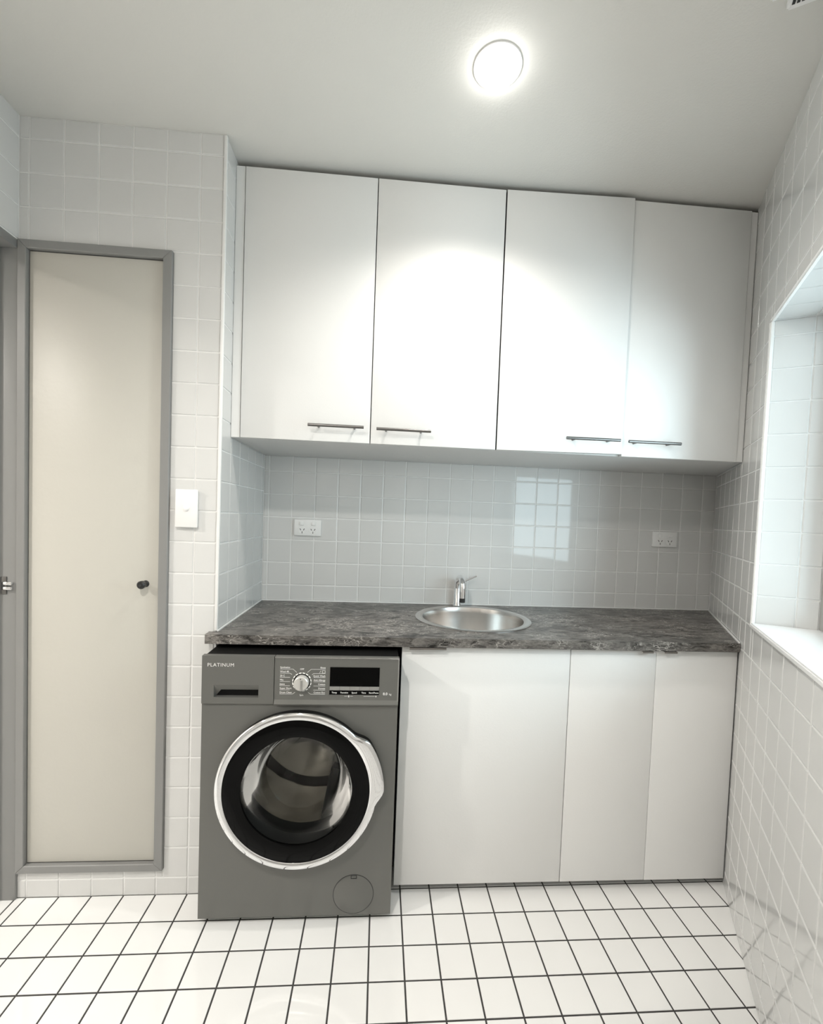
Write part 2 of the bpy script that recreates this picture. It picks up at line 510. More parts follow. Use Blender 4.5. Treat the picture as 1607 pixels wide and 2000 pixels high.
bm = bmesh.new(); rbox(bm, WS0+0.04, WS1-0.04, WD+0.022, WD+0.026, WZ0+0.05, WZ1-0.04); obj('pane', bm, 'pane_glass', win)

# ---- door_1: cream cupboard door in a grey steel frame
d1 = bpy.data.objects.new('door_1', None); COL.objects.link(d1); d1.location = (-1.0, 0, CZ0); struct(d1)
ix0, ix1, iz0, iz1 = -1.201, -0.803, 0.1125, 2.033
def mitre(name, poly):
    bm = bmesh.new(); prism_y(bm, poly, -0.013, 0.038)
    bmesh.ops.recalc_face_normals(bm, faces=bm.faces)
    bmesh.ops.bevel(bm, geom=list(bm.edges), offset=0.0016, segments=1, affect='EDGES')
    return obj(name, bm, 'frame_grey', d1)
mitre('frame_head', [(CX0, CZ1), (CX1, CZ1), (ix1, iz1), (ix0, iz1)])
mitre('frame_sill', [(CX0, CZ0), (CX1, CZ0), (ix1, iz0), (ix0, iz0)])
mitre('frame_jamb', [(CX0, CZ0), (ix0, iz0), (ix0, iz1), (CX0, CZ1)])
mitre('frame_jamb', [(CX1, CZ0), (ix1, iz0), (ix1, iz1), (CX1, CZ1)])
bx('door_panel', (ix0+0.002, ix1-0.0045, 0.0, 0.03, iz0+0.0035, iz1-0.003), 'cream_paint', d1, bev=0.0015)
bm = bmesh.new()
lathe(bm, [(0, -0.034), (0.009, -0.034), (0.0125, -0.030), (0.0125, -0.020), (0.008, -0.014), (0.0065, -0.004), (0.011, 0.0), (0, 0.0)], (-0.846, 0, 1.022), 'Y', 24)
kn = obj('knob', bm, 'knob_black', d1, smooth=True); kn['label'] = 'small round black knob'
bm = bmesh.new(); lathe(bm, [(0, -0.0352), (0.0045, -0.0352), (0.0045, -0.033), (0, -0.033)], (-0.846, 0, 1.022), 'Y', 16)
obj('knob_screw', bm, 'slot_dark', kn)

# ---- door_2: grey steel doorway frame in the left wall
d2 = bpy.data.objects.new('door_2', None); COL.objects.link(d2); d2.location = (XL, (DY0+DY1)/2, 0); struct(d2)
FW_ = 0.0105
bm = bmesh.new(); box(bm, XL-0.115, XL+0.004, DY1, -0.0005, 0, DZ+0.027, bev=0.0015); obj('frame_jamb', bm, 'frame_grey', d2, smooth=True)
bm = bmesh.new(); box(bm, XL-0.115, XL+0.004, DY0-0.026, DY0, 0, DZ+0.027, bev=0.0015); obj('frame_jamb', bm, 'frame_grey', d2, smooth=True)
bm = bmesh.new(); box(bm, XL-0.115, XL+0.0035, DY0-0.001, DY1+0.001, DZ, DZ+0.0265, bev=0.0015); obj('frame_head', bm, 'frame_grey', d2, smooth=True)
bm = bmesh.new(); box(bm, XL-0.075, XL-0.045, DY1-0.010, DY1+0.001, 0, DZ); obj('door_stop', bm, 'frame_grey', d2)
bm = bmesh.new(); box(bm, XL-0.075, XL-0.045, DY0, DY1-0.010, DZ-0.012, DZ+0.001); obj('door_stop', bm, 'frame_grey', d2)
# latch keeper on the jamb
lz = 1.008
kp = bx('latch_plate', (XL-0.040, XL-0.022, DY1-0.003, DY1+0.001, lz-0.027, lz+0.027), 'steel_bar', d2, bev=0.001)
bm = bmesh.new(); box(bm, XL-0.037, XL-0.027, DY1-0.004, DY1-0.002, lz-0.014, lz+0.010); obj('latch_hole', bm, 'slot_dark', kp)
bm = bmesh.new(); box(bm, XL-0.028, XL-0.002, DY1-0.010, DY1-0.001, lz+0.002, lz+0.012, bev=0.003); obj('latch_finger', bm, 'chrome', kp, smooth=True)
bm = bmesh.new(); box(bm, XL-0.028, XL-0.002, DY1-0.010, DY1-0.001, lz-0.013, lz-0.003, bev=0.003); obj('latch_finger', bm, 'chrome', kp, smooth=True)

# ================================================================== WALL CABINETS
YD = 0.085
def bar_handle(parent, x0, x1, z, yface):
    y = yface - 0.030
    bm = bmesh.new(); tube(bm, [(x0, y, z), (x1, y, z)], 0.0052, 16)
    h = obj('handle', bm, 'steel_bar', parent, smooth=True)
    L = x1 - x0
    for t in (0.175, 0.825):
        bm = bmesh.new(); tube(bm, [(x0+L*t, y, z), (x0+L*t, yface, z)], 0.004, 12); obj('post', bm, 'steel_bar', h, smooth=True)
def door_leaf(parent, x0, x1, z0, z1, y, th=0.018):
    return bx('door', (x0, x1, y, y+th, z0, z1), 'melamine', parent, bev=0.0009)
ZB, ZT = 1.513, 2.401
uc1 = thing('wall_cabinet', 'white double-door wall cabinet above the washing machine and left power outlet', 'cabinet', (-0.165, 0.3, 1.5135), 'white wall cabinets')
bm = bmesh.new(); box(bm, -0.590, 0.2870, YD+0.0205, YB-0.004, ZB, ZB+0.016); box(bm, -0.590, 0.2870, YD+0.060, YB-0.004, ZB+0.016, ZT-0.03); obj('carcass', bm, 'carcass', uc1)
bx('filler_strip', (XN+0.003, -0.5935, YD+0.004, YD+0.022, ZB, ZT+0.002), 'melamine', uc1)
bm = bmesh.new(); box(bm, XN+0.003, -0.5905, YD+0.022, YB-0.004, ZB, ZB+0.016); obj('bottom_filler', bm, 'carcass', uc1)
da = door_leaf(uc1, -0.5905, -0.1560, ZB, ZT, YD); bar_handle(da, -0.362, -0.176, 1.5610, YD)
db = door_leaf(uc1, -0.1528, 0.2842, ZB, ZT, YD); bar_handle(db, -0.133, 0.052, 1.5590, YD)

uc2 = thing('wall_cabinet', 'white double-door wall cabinet at the right, next to the window wall', 'cabinet', (0.73, 0.3, 1.5125), 'white wall cabinets')
yb = YB-0.004
bm = bmesh.new(); prism(bm, [(0.2872, YD+0.0205), (rwx(YD+0.0205)-0.004, YD+0.0205), (rwx(yb)-0.006, yb), (0.2872, yb)], ZB, ZB+0.016); prism(bm, [(0.2872, YD+0.060), (rwx(YD+0.060)-0.004, YD+0.060), (rwx(yb)-0.006, yb), (0.2872, yb)], ZB+0.016, ZT-0.03)
obj('carcass', bm, 'carcass', uc2)
bm = bmesh.new(); prism(bm, [(1.1845, YD+0.004), (rwx(YD+0.004)-0.004, YD+0.004), (rwx(YD+0.019)-0.004, YD+0.019), (1.1845, YD+0.019)], ZB-0.001, ZT+0.004)
obj('filler_strip', bm, 'melamine', uc2)
dc = door_leaf(uc2, 0.2888, 0.7410, ZB, ZT+0.002, YD); bar_handle(dc, 0.526, 0.718, 1.5600, YD)
bx('gap_shade_strip', (0.2882, 0.2887, YD+0.0006, YD+0.0175, ZB+0.001, ZT+0.001), 'slot_dark', dc)  # dark strip added to shade the gap between the two middle doors
hp = Vector((0.2888, YD, ZB))
dc.matrix_basis = Matrix.Translation(hp) @ Matrix.Rotation(-0.018, 4, 'Z') @ Matrix.Translation(-hp)
for v in dc.data.vertices: v.co.z += 0.010 * (v.co.x - hp.x)
dd = door_leaf(uc2, 0.7450, 1.1812, ZB-0.002, ZT+0.005, YD); bar_handle(dd, 0.753, 0.945, 1.5595, YD)

# ================================================================== BASE CABINETS
YDB = -0.020
bc1 = thing('base_cabinet', 'white single-door base cabinet under the sink, beside the washing machine', 'cabinet', (0.26, 0.25, 0.0), 'white base cabinets')
bm = bmesh.new(); box(bm, -0.022, -0.006, YDB+0.021, YB-0.004, 0.030, 0.842); obj('side_panel', bm, 'carcass', bc1)
bm = bmesh.new(); box(bm, 0.529, 0.545, YDB+0.021, YB-0.004, 0.030, 0.842); obj('side_panel', bm, 'carcass', bc1)
bm = bmesh.new(); box(bm, -0.006, 0.529, YDB+0.021, YB-0.004, 0.060, 0.076); obj('bottom_panel', bm, 'carcass', bc1)
bx('kickboard', (-0.022, 0.545, 0.075, 0.091, 0.0015, 0.0295), 'kick', bc1)
d = door_leaf(bc1, -0.0235, 0.5460, 0.0305, 0.8400, YDB)
def tab_pull(parent, x0, x1, material, out):
    bm = bmesh.new()
    prof = [(YDB, 0.8402), (YDB+0.012, 0.8402), (YDB+0.012, 0.8420), (YDB-out, 0.8420), (YDB-out, 0.8360), (YDB-out+0.0018, 0.8360), (YDB-out+0.0018, 0.8402)]
    a = [bm.verts.new((x0, y, z)) for y, z in prof]; c = [bm.verts.new((x1, y, z)) for y, z in prof]
    bm.faces.new(a); bm.faces.new(c[::-1])
    for i in range(len(prof)): bm.faces.new((a[i], c[i], c[(i+1) % len(prof)], a[(i+1) % len(prof)]))
    return obj('tab_handle', bm, material, parent)
tab_pull(d, 0.000, 0.120, 'tab_brown', 0.021)

bc2 = thing('base_cabinet', 'white double-door base cabinet at the right, against the window wall', 'cabinet', (0.85, 0.25, 0.0), 'white base cabinets')
bm = bmesh.new(); box(bm, 0.5475, 0.5635, YDB+0.021, YB-0.004, 0.030, 0.842); obj('side_panel', bm, 'carcass', bc2)
bm = bmesh.new(); prism(bm, [(1.125, YDB+0.021), (1.141, YDB+0.021), (rwx(yb)-0.02, yb), (rwx(yb)-0.036, yb)], 0.030, 0.842); obj('side_panel', bm, 'carcass', bc2)
bm = bmesh.new(); prism(bm, [(0.5635, YDB+0.021), (1.124, YDB+0.021), (rwx(yb)-0.04, yb), (0.5635, yb)], 0.060, 0.076); obj('bottom_panel', bm, 'carcass', bc2)
bm = bmesh.new(); prism(bm, [(0.5475, 0.075), (rwx(0.075)-0.004, 0.075), (rwx(0.091)-0.004, 0.091), (0.5475, 0.091)], 0.0015, 0.0295); obj('kickboard', bm, 'kick', bc2)
d = door_leaf(bc2, 0.5488, 0.8488, 0.0300, 0.8400, YDB); tab_pull(d, 0.789, 0.826, 'tab_brown', 0.0205)
d = door_leaf(bc2, 0.8505, 1.1435, 0.0290, 0.8400, YDB); tab_pull(d, 0.866, 0.910, 'tab_brown', 0.0205)

# ================================================================== WORKTOP
ZC0, ZC1 = 0.8445, 0.8745
SKX, SKY, SKR = 0.268, 0.264, 0.227
ct = thing('countertop', 'dark grey marbled laminate countertop with a pale vein pattern', 'countertop', (0.3, 0.25, ZC0))
outer = [(-0.645, -0.042), (rwx(-0.042)-0.004, -0.042), (rwx(YB-0.003)-0.004, YB-0.003), (XN+0.003, YB-0.003), (XN+0.003, -0.007), (-0.645, -0.007)]
bm = bmesh.new()
ov = [bm.verts.new((x, y, ZC1)) for x, y in outer]
NS = 64
hv = [bm.verts.new((SKX+(SKR-0.014)*math.cos(k*2*PI/NS), SKY+(SKR-0.014)*math.sin(k*2*PI/NS), ZC1)) for k in range(NS)]
ed = [bm.edges.new((L[i], L[(i+1) % len(L)])) for L in (ov, hv) for i in range(len(L))]
r_ = bmesh.ops.triangle_fill(bm, use_beauty=True, use_dissolve=False, edges=ed)
fs = [f for f in r_['geom'] if isinstance(f, bmesh.types.BMFace)]
fs = [f for f in bm.faces]
ext = bmesh.ops.extrude_face_region(bm, geom=fs)
for v in [g for g in ext['geom'] if isinstance(g, bmesh.types.BMVert)]: v.co.z = ZC0
obj('worktop', bm, 'marble', ct)
bm = bmesh.new()
box(bm, XN+0.004, rwx(YB-0.006)-0.012, YB-0.008, YB-0.0025, ZC1-0.001, ZC1+0.005)
box(bm, XN+0.0025, XN+0.0075, -0.003, YB-0.008, ZC1-0.001, ZC1+0.004)
prism(bm, [(rwx(-0.04)-0.010, -0.04), (rwx(-0.04)-0.004, -0.04), (rwx(YB-0.008)-0.004, YB-0.008), (rwx(YB-0.008)-0.010, YB-0.008)], ZC1-0.001, ZC1+0.004)
obj('sealant_bead', bm, 'sealant', ct)

# ================================================================== SINK + TAP
sk = thing('sink', 'round stainless steel sink bowl set into the dark countertop', 'sink', (SKX, SKY, ZC1-0.16))
bm = bmesh.new()
z = ZC1
lathe(bm, [(SKR, z+0.0005), (SKR, z+0.002), (SKR-0.004, z+0.0045), (SKR-0.012, z+0.0048), (SKR-0.026, z+0.0036), (SKR-0.0290, z+0.0015), (SKR-0.0305, z-0.005), (SKR-0.033, z-0.02),
           (SKR-0.040, z-0.13), (SKR-0.055, z-0.155), (SKR-0.085, z-0.166), (0.045, z-0.170), (0.045, z-0.171), (SKR-0.085, z-0.1675), (SKR-0.053, z-0.157),
           (SKR-0.038, z-0.131), (SKR-0.031, z-0.02), (SKR-0.024, z+0.0005)], (SKX, SKY, 0), 'Z', 96, close=True)
obj('bowl', bm, 'sink_steel', sk, smooth=True)
bm = bmesh.new()
lathe(bm, [(0, z-0.172), (0.036, z-0.172), (0.038, z-0.169), (0.050, z-0.1675), (0.050, z-0.169), (0.043, z-0.175), (0, z-0.176)], (SKX, SKY, 0), 'Z', 32)
obj('drain', bm, 'chrome', sk, smooth=True)

TX, TY = 0.248, 0.5085
tp = thing('tap', 'small chrome mixer tap with side lever behind the round sink', 'tap', (TX, TY, ZC1))
bm = bmesh.new()
lathe(bm, [(0, z+0.001), (0.0195, z+0.001), (0.0195, z+0.006), (0.0165, z+0.010), (0.0160, z+0.100), (0.0150, z+0.112), (0.010, z+0.117), (0, z+0.118)], (TX, TY, 0), 'Z', 32)
obj('body', bm, 'chrome', tp, smooth=True)
bm = bmesh.new()
pts = []; 
for k in range(0, 13):
    a = PI*k/12.0
    pts.append((TX+0.004*k/12, TY-0.008-0.046*(1-math.cos(a)), z+0.098+0.036*math.sin(a)))
pts = [(TX, TY-0.008, z+0.080)] + pts + [(TX+0.004, TY-0.101, z+0.075), (TX+0.004, TY-0.102, z+0.052)]
tube(bm, pts, 0.0135, 18)
sp = obj('spout', bm, 'chrome', tp, smooth=True)
bm = bmesh.new(); tube(bm, [(TX+0.004, TY-0.102, z+0.053), (TX+0.004, TY-0.102, z+0.034)], 0.0122, 18)
obj('aerator', bm, 'knob_black', sp, smooth=True)
bm = bmesh.new(); tube(bm, [(TX+0.010, TY, z+0.100), (TX+0.030, TY-0.002, z+0.112), (TX+0.084, TY-0.006, z+0.137)], [0.0060, 0.0045, 0.0035], 12)
obj('lever', bm, 'chrome', tp, smooth=True)

# ================================================================== POWER OUTLETS, SWITCH
def outlet(label, xc, zc):
    o = thing('power_outlet', label, 'power outlet', (xc, YB-0.003, zc-0.0355), 'double power outlets on the splashback')
    y1 = YB-0.0022; y0 = y1-0.010
    bx('plate', (xc-0.059, xc+0.059, y0, y1, zc-0.0355, zc+0.0355), 'plastic_white', o, bev=0.0025)
    for s in (-1, 1):
        xs = xc+s*0.0235
        bx('rocker_switch', (xs+s*0.003-0.0085, xs+s*0.003+0.0085, y0-0.005, y0+0.001, zc+0.010, zc+0.026), 'plastic_white', o, bev=0.002)
        bm = bmesh.new(); lathe(bm, [(0, y0-0.001), (0.0165, y0-0.001), (0.0175, y0+0.001), (0, y0+0.001)], (xs, 0, zc-0.012), 'Y', 24)
        fc = obj('socket_face', bm, 'plastic_white', o, smooth=True)
        bm = bmesh.new()
        for dx, dz, rot in ((-0.0075, 0.004, 0.5), (0.0075, 0.004, -0.5), (0, -0.009, 0)):
            c, s_ = math.cos(rot), math.sin(rot)
            poly = [(xs+dx+(a*c-b2*s_), zc-0.012+dz+(a*s_+b2*c)) for a, b2 in ((-0.0013, -0.0045), (0.0013, -0.0045), (0.0013, 0.0045), (-0.0013, 0.0045))]
            prism_y(bm, poly, y0-0.0014, y0-0.0004)
        obj('pin_slots', bm, 'slot_dark', fc)
    return o
outlet('white double power outlet on the tiled splashback, left of the tap', -0.428, 1.2015)
outlet('white double power outlet on the tiled splashback, right of the tap', 1.222, 1.205)

sw = thing('light_switch', 'white wall plate with one round button beside the cream cupboard door', 'switch', (-0.719, 0, 1.207))
bx('back_plate', (-0.7505, -0.6875, -0.008, -0.0022, 1.210, 1.322), 'plastic_white', sw, bev=0.002)
bx('cover_plate', (-0.7535, -0.6855, -0.016, -0.0075, 1.206, 1.326), 'plastic_white', sw, bev=0.003)
bm = bmesh.new(); lathe(bm, [(0, -0.0215), (0.006, -0.0215), (0.0085, -0.0195), (0.0085, -0.0155), (0, -0.0155)], (-0.7195, 0, 1.266), 'Y', 24)
obj('button', bm, 'plastic_white', sw, smooth=True)

# ================================================================== WASHING MACHINE
wm = thing('washing_machine', 'dark grey front-loading washing machine with chrome-ringed porthole door', 'washing machine', (-0.329, 0.16, 0.0))
WX0, WX1 = -0.622, -0.0365
YP = -0.115
PC = (-0.331, 0, 0.4345)
# body shell (open at the front)
bm = bmesh.new()
box(bm, WX0, WX0+0.012, YP+0.014, 0.44, 0.02, 0.812)
box(bm, WX1-0.012, WX1, YP+0.014, 0.44, 0.02, 0.812)
box(bm, WX0+0.012, WX1-0.012, 0.428, 0.44, 0.02, 0.812)
box(bm, WX0+0.012, WX1-0.012, YP+0.014, 0.428, 0.02, 0.032)
obj('body', bm, 'washer_grey', wm)
bx('top_lid', (WX0+0.002, WX1-0.002, -0.100, 0.44, 0.812, 0.829), 'washer_dark', wm, bev=0.003)
for x in (WX0+0.05, WX1-0.05):
    for y in (-0.06, 0.39):
        bm = bmesh.new(); lathe(bm, [(0, 0.0015), (0.022, 0.0015), (0.022, 0.010), (0.010, 0.012), (0.010, 0.0205), (0, 0.0205)], (x, y, 0), 'Z', 20)
        obj('foot', bm, 'rubber', wm)
# front panel with a round hole
def plate_round_hole(bm, x0, x1, z0, z1, y0, y1, c, R, seg=96):
    for y, flip in ((y0, False), (y1, True)):
        ring = []; out = []
        for k in range(seg):
            a = k*2*PI/seg
            ca, sa = math.cos(a), math.sin(a)
            ring.append(bm.verts.new((c[0]+R*ca, y, c[2]+R*sa)))
            t = min(((x1-c[0]) if ca > 0 else (x0-c[0]))/ca if abs(ca) > 1e-9 else 1e9, ((z1-c[2]) if sa > 0 else (z0-c[2]))/sa if abs(sa) > 1e-9 else 1e9)
            out.append(bm.verts.new((c[0]+t*ca, y, c[2]+t*sa)))
        for k in range(seg):
            k2 = (k+1) % seg
            bm.faces.new((ring[k], ring[k2], out[k2], out[k]))
        corners = [(x1, z1), (x0, z1), (x0, z0), (x1, z0)]
        for cx_, cz_ in corners:
            best = None
            for k in range(seg):
                p, q = out[k].co, out[(k+1) % seg].co
                if (abs(p.x-cx_) < 1e-6) != (abs(q.x-cx_) < 1e-6) and (abs(p.z-cz_) < 1e-6) != (abs(q.z-cz_) < 1e-6):
                    best = k
            if best is not None:
                cv_ = bm.verts.new((cx_, y, cz_))
                bm.faces.new((out[best], out[(best+1) % seg], cv_))
        if not flip: A = ring
        else: B = ring
    for k in range(seg): bm.faces.new((A[k], A[(k+1) % seg], B[(k+1) % seg], B[k]))
    # outer rim
    box_sides = [(x0, x0, z0, z1), (x1, x1, z0, z1)]
    for (xa, xb, za, zb) in box_sides:
        v = [bm.verts.new(p) for p in ((xa, y0, za), (xa, y1, za), (xa, y1, zb), (xa, y0, zb))]; bm.faces.new(v)
    for zz in (z0, z1):
        v = [bm.verts.new(p) for p in ((x0, y0, zz), (x1, y0, zz), (x1, y1, zz), (x0, y1, zz))]; bm.faces.new(v)
bm = bmesh.new()
plate_round_hole(bm, WX0, WX1, 0.020, 0.6865, YP, YP+0.0135, PC, 0.212)
obj('front_panel', bm, 'washer_grey', wm)
# bellows, drum
bm = bmesh.new()
lathe(bm, [(0.211, YP+0.002), (0.211, YP+0.03), (0.195, YP+0.05), (0.200, YP+0.075), (0.188, YP+0.095), (0.184, YP+0.095), (0.192, YP+0.075), (0.187, YP+0.05), (0.203, YP+0.028), (0.203, YP+0.002)], PC, 'Y', 64, close=True)
obj('door_seal', bm, 'rubber', wm, smooth=True)
bm = bmesh.new()
lathe(bm, [(0.190, YP+0.10), (0.235, YP+0.115), (0.245, YP+0.14), (0.245, YP+0.40), (0.225, YP+0.42), (0, YP+0.425)], PC, 'Y', 72)
dr = obj('drum', bm, 'drum_steel', wm, smooth=True)
for k in range(3):
    a = 0.9 + k*2*PI/3
    bm = bmesh.new()
    ca, sa = math.cos(a), math.sin(a)
    def DP(r, t, y): return (PC[0]+r*ca-t*sa, y, PC[2]+r*sa+t*ca)
    secs = []
    for y in (YP+0.15, YP+0.40):
        secs.append([bm.verts.new(DP(*q, y)) for q in ((0.2445, -0.045), (0.205, -0.02), (0.19, 0.0), (0.205, 0.02), (0.2445, 0.045))])
    for i in range(4): bm.faces.new((secs[0][i], secs[0][i+1], secs[1][i+1], secs[1][i]))
    bm.faces.new(secs[0]); bm.faces.new(secs[1][::-1])
    obj('drum_paddle', bm, 'washer_band', dr)
# porthole door
def bulge(a, r):
    if r < 0.228: return 0.0
    d = math.degrees(a)
    if d > 180: d -= 360
    c0, hw = 17.0, 30.0
    t = abs(d - c0)/hw
    if t >= 1: return 0.0
    s = 1.0 if t < 0.55 else 0.5*(1+math.cos(PI*(t-0.55)/0.45))
    return 0.021*s
bm = bmesh.new()
lathe(bm, [(0.236, YP-0.024), (0.239, YP-0.027), (0.239, YP-0.033), (0.236, YP-0.0365), (0.228, YP-0.038), (0.2205, YP-0.0375), (0.2175, YP-0.035), (0.2175, YP-0.024)], PC, 'Y', 160, close=True, rfun=bulge)
pd = obj('porthole_door', bm, 'chrome', wm, smooth=True); pd['label'] = 'chrome ring of the round door with a grip bulge at its right'
bm = bmesh.new()
lathe(bm, [(0.228, YP-0.0005), (0.236, YP-0.004), (0.2365, YP-0.0235), (0.205, YP-0.0235), (0.205, YP-0.0005)], PC, 'Y', 160, close=True, rfun=bulge)
obj('door_rim', bm, 'washer_dark', pd, smooth=True)
bm = bmesh.new()
lathe(bm, [(0.2172, YP-0.026), (0.2172, YP-0.0345), (0.200, YP-0.0375), (0.180, YP-0.037), (0.1655, YP-0.033), (0.1645, YP-0.026)], PC, 'Y', 96, close=True)
obj('door_surround', bm, 'gloss_black', pd, smooth=True)
bm = bmesh.new()
lathe(bm, [(0.164, YP-0.031), (0.161, YP-0.024), (0.1535, YP+0.012), (0.150, YP+0.020), (0.138, YP+0.055), (0.122, YP+0.085), (0.110, YP+0.093), (0.07, YP+0.097), (0, YP+0.098)], PC, 'Y', 72)
obj('door_glass', bm, 'bowl_glass', pd, smooth=True)

# control panel
def plate_rect_hole(bm, x0, x1, z0, z1, y0, y1, h):
    hx0, hx1, hz0, hz1 = h
    for (a, b2, c, d_) in ((x0, hx0, z0, z1), (hx1, x1, z0, z1), (hx0, hx1, z0, hz0), (hx0, hx1, hz1, z1)):
        box(bm, a, b2, y0, y1, c, d_)
    bmesh.ops.remove_doubles(bm, verts=bm.verts, dist=1e-6)
YQ = -0.121
ZP0, ZP1 = 0.6885, 0.8325
bm = bmesh.new()
hx0, hx1, hz0, hz1 = -0.586, -0.456, 0.7075, 0.7455
plate_rect_hole(bm, WX0+0.0005, -0.4115, ZP0, ZP1, YQ, YQ+0.018, (hx0, hx1, hz0, hz1))
dw = obj('detergent_drawer', bm, 'washer_grey', wm)
bm = bmesh.new()                                         # finger scoop
v = [bm.verts.new(p) for p in ((hx0, YQ+0.001, hz1), (hx1, YQ+0.001, hz1), (hx1, YQ+0.010, hz1-0.018), (hx0+0.018, YQ+0.010, hz1-0.018),
                               (hx0+0.002, YQ+0.016, hz0), (hx0, YQ+0.001, hz0))]
bm.faces.new((v[0], v[1], v[2], v[3])); bm.faces.new((v[0], v[3], v[4], v[5]))
obj('finger_grip', bm, 'washer_grey', dw)
bm = bmesh.new(); box(bm, hx0, hx1, YQ+0.0165, YQ+0.018, hz0, hz1); obj('grip_back', bm, 'washer_dark', dw)
bm = bmesh.new()
yT = YQ-0.0008
text(bm, 'PLATINUM', 0.0150, -0.606, YQ-0.0004, 0.8005, spacing=1.12)
obj('lettering', bm, 'print_white', dw)

bm = bmesh.new()
prof = [(YQ+0.018, ZP0-0.001), (YQ-0.004, ZP0-0.001), (YQ-0.0045, ZP0+0.002), (YQ, ZP0+0.0135), (YQ, ZP1-0.002), (YQ+0.002, ZP1), (YQ+0.018, ZP1)]
a = [bm.verts.new((-0.4095, y, z_)) for y, z_ in prof]; c = [bm.verts.new((WX1, y, z_)) for y, z_ in prof]
bm.faces.new(a); bm.faces.new(c[::-1])
for i in range(len(prof)): bm.faces.new((a[i], c[i], c[(i+1) % len(prof)], a[(i+1) % len(prof)]))
cp = obj('control_panel', bm, 'washer_grey', wm)
bx('panel_trim', (-0.409, WX1, YQ-0.0012, YQ+0.001, ZP1-0.0035, ZP1-0.0008), 'chrome', cp)
bx('panel_trim', (WX1-0.003, WX1+0.0004, YQ-0.0012, YQ+0.001, ZP0+0.002, ZP1-0.0035), 'washer_band', cp)
bx('display', (-0.245, -0.0955, YQ-0.0012, YQ+0.001, 0.7445, 0.8030), 'gloss_black', cp)
bx('label_strip', (-0.2455, -0.0955, YQ-0.0010, YQ+0.001, 0.7190, 0.7320), 'gloss_black', cp)
for k in range(5):
    w = 0.1495/5
    bx('button', (-0.245+k*w+0.0003, -0.245+(k+1)*w-0.0003, YQ-0.0020, YQ+0.001, 0.7325, 0.7440), 'washer_band', cp, bev=0.0006)
KX, KZ = -0.3285, 0.7565
bm = bmesh.new()
lathe(bm, [(0, YQ-0.020), (0.0195, YQ-0.020), (0.0215, YQ-0.018), (0.0225, YQ-0.001), (0, YQ-0.001)], (KX, 0, KZ), 'Y', 40)
kb = obj('dial', bm, 'knob_silver', cp, smooth=True)
bm = bmesh.new(); lathe(bm, [(0.0225, YQ-0.0012), (0.0250, YQ-0.0012), (0.0250, YQ+0.0005), (0.0225, YQ+0.0005)], (KX, 0, KZ), 'Y', 40, close=True)
obj('dial_gap', bm, 'washer_dark', kb)
bm = bmesh.new()
for k in range(16):
    a0 = k*2*PI/16 + 0.06; a1 = (k+1)*2*PI/16 - 0.06
    q = [(KX+r*math.cos(t), KZ+r*math.sin(t)) for r, t in ((0.0258, a0), (0.0258, (a0+a1)/2), (0.0258, a1), (0.0288, a1), (0.0288, (a0+a1)/2), (0.0288, a0))]
    prism_y(bm, q, YQ-0.0010, YQ+0.0004)
obj('dial_marks', bm, 'print_white', cp)
bm = bmesh.new()
prism_y(bm, [(KX-0.0008, KZ-0.016), (KX+0.0055, KZ-0.018), (KX+0.0055, KZ+0.012), (KX-0.0008, KZ+0.012)], YQ-0.0235, YQ-0.0195)
obj('dial_grip', bm, 'washer_band', kb)
bm = bmesh.new(); lathe(bm, [(0, YQ-0.0205), (0.0017, YQ-0.0205), (0.0017, YQ-0.0195), (0, YQ-0.0195)], (KX-0.001, 0, KZ+0.0155), 'Y', 12)
obj('dial_pointer', bm, 'slot_dark', kb)
def rule(bm, x0, z0, x1, z1, w=0.0005):
    n = Vector((-(z1-z0), x1-x0)).normalized()*w
    v = [bm.verts.new((x, yT, z_)) for x, z_ in ((x0-n.x, z0-n.y), (x1-n.x, z1-n.y), (x1+n.x, z1+n.y), (x0+n.x, z0+n.y))]
    bm.faces.new(v)
bm = bmesh.new()
LB = ['Synthetics', 'Wool 40', '20 C', 'Mix', 'Jeans', 'Super Short', 'Drum Clean']
RB = ['Rinse', None, 'Quick Wash', 'Anti Allergy', 'Cotton', 'Duvets', 'Cotton Eco']
for k in range(7):
    zl = 0.7985 - k*0.0127
    text(bm, LB[k], 0.0072, -0.3935, yT, zl, bold=0.00012)
    if RB[k]: text(bm, RB[k], 0.0072, -0.2585, yT, zl, 'RIGHT', bold=0.00012)
    else:
        for q in ((-0.2685, zl-0.001, -0.2595, zl-0.001), (-0.2685, zl+0.006, -0.2595, zl+0.006), (-0.2685, zl-0.001, -0.2685, zl+0.006), (-0.2595, zl-0.001, -0.2595, zl+0.006), (-0.276, zl-0.001, -0.273, zl+0.006)):
            rule(bm, *q)
    zr = zl-0.0028
    e = {0: 0.019, 1: 0.009, 6: 0.013}.get(k, 0.004)
    xe = KX-0.031-(0.0 if k in (2, 3, 4, 5) else 0)
    dz = {0: -0.010, 1: -0.004, 6: 0.006}.get(k, 0.0)
    rule(bm, -0.3935, zr, xe-0.004+(0.008 if k in (0, 6) else 0), zr); 
    rule(bm, -0.2585, zr, 2*KX-xe+0.004-(0.008 if k in (0, 6) else 0), zr)
    if dz:
        x2 = xe-0.004+(0.008 if k in (0, 6) else 0)
        rule(bm, x2, zr, x2+e*0.6, zr+dz); rule(bm, 2*KX-x2, zr, 2*KX-x2-e*0.6, zr+dz)
text(bm, 'OFF', 0.0070, KX, yT, 0.7935, 'CENTER', bold=0.00012)
text(bm, 'Spin', 0.0070, KX, yT, 0.7145, 'CENTER', bold=0.00012)
obj('program_lettering', bm, 'print_white', cp)
bm = bmesh.new()
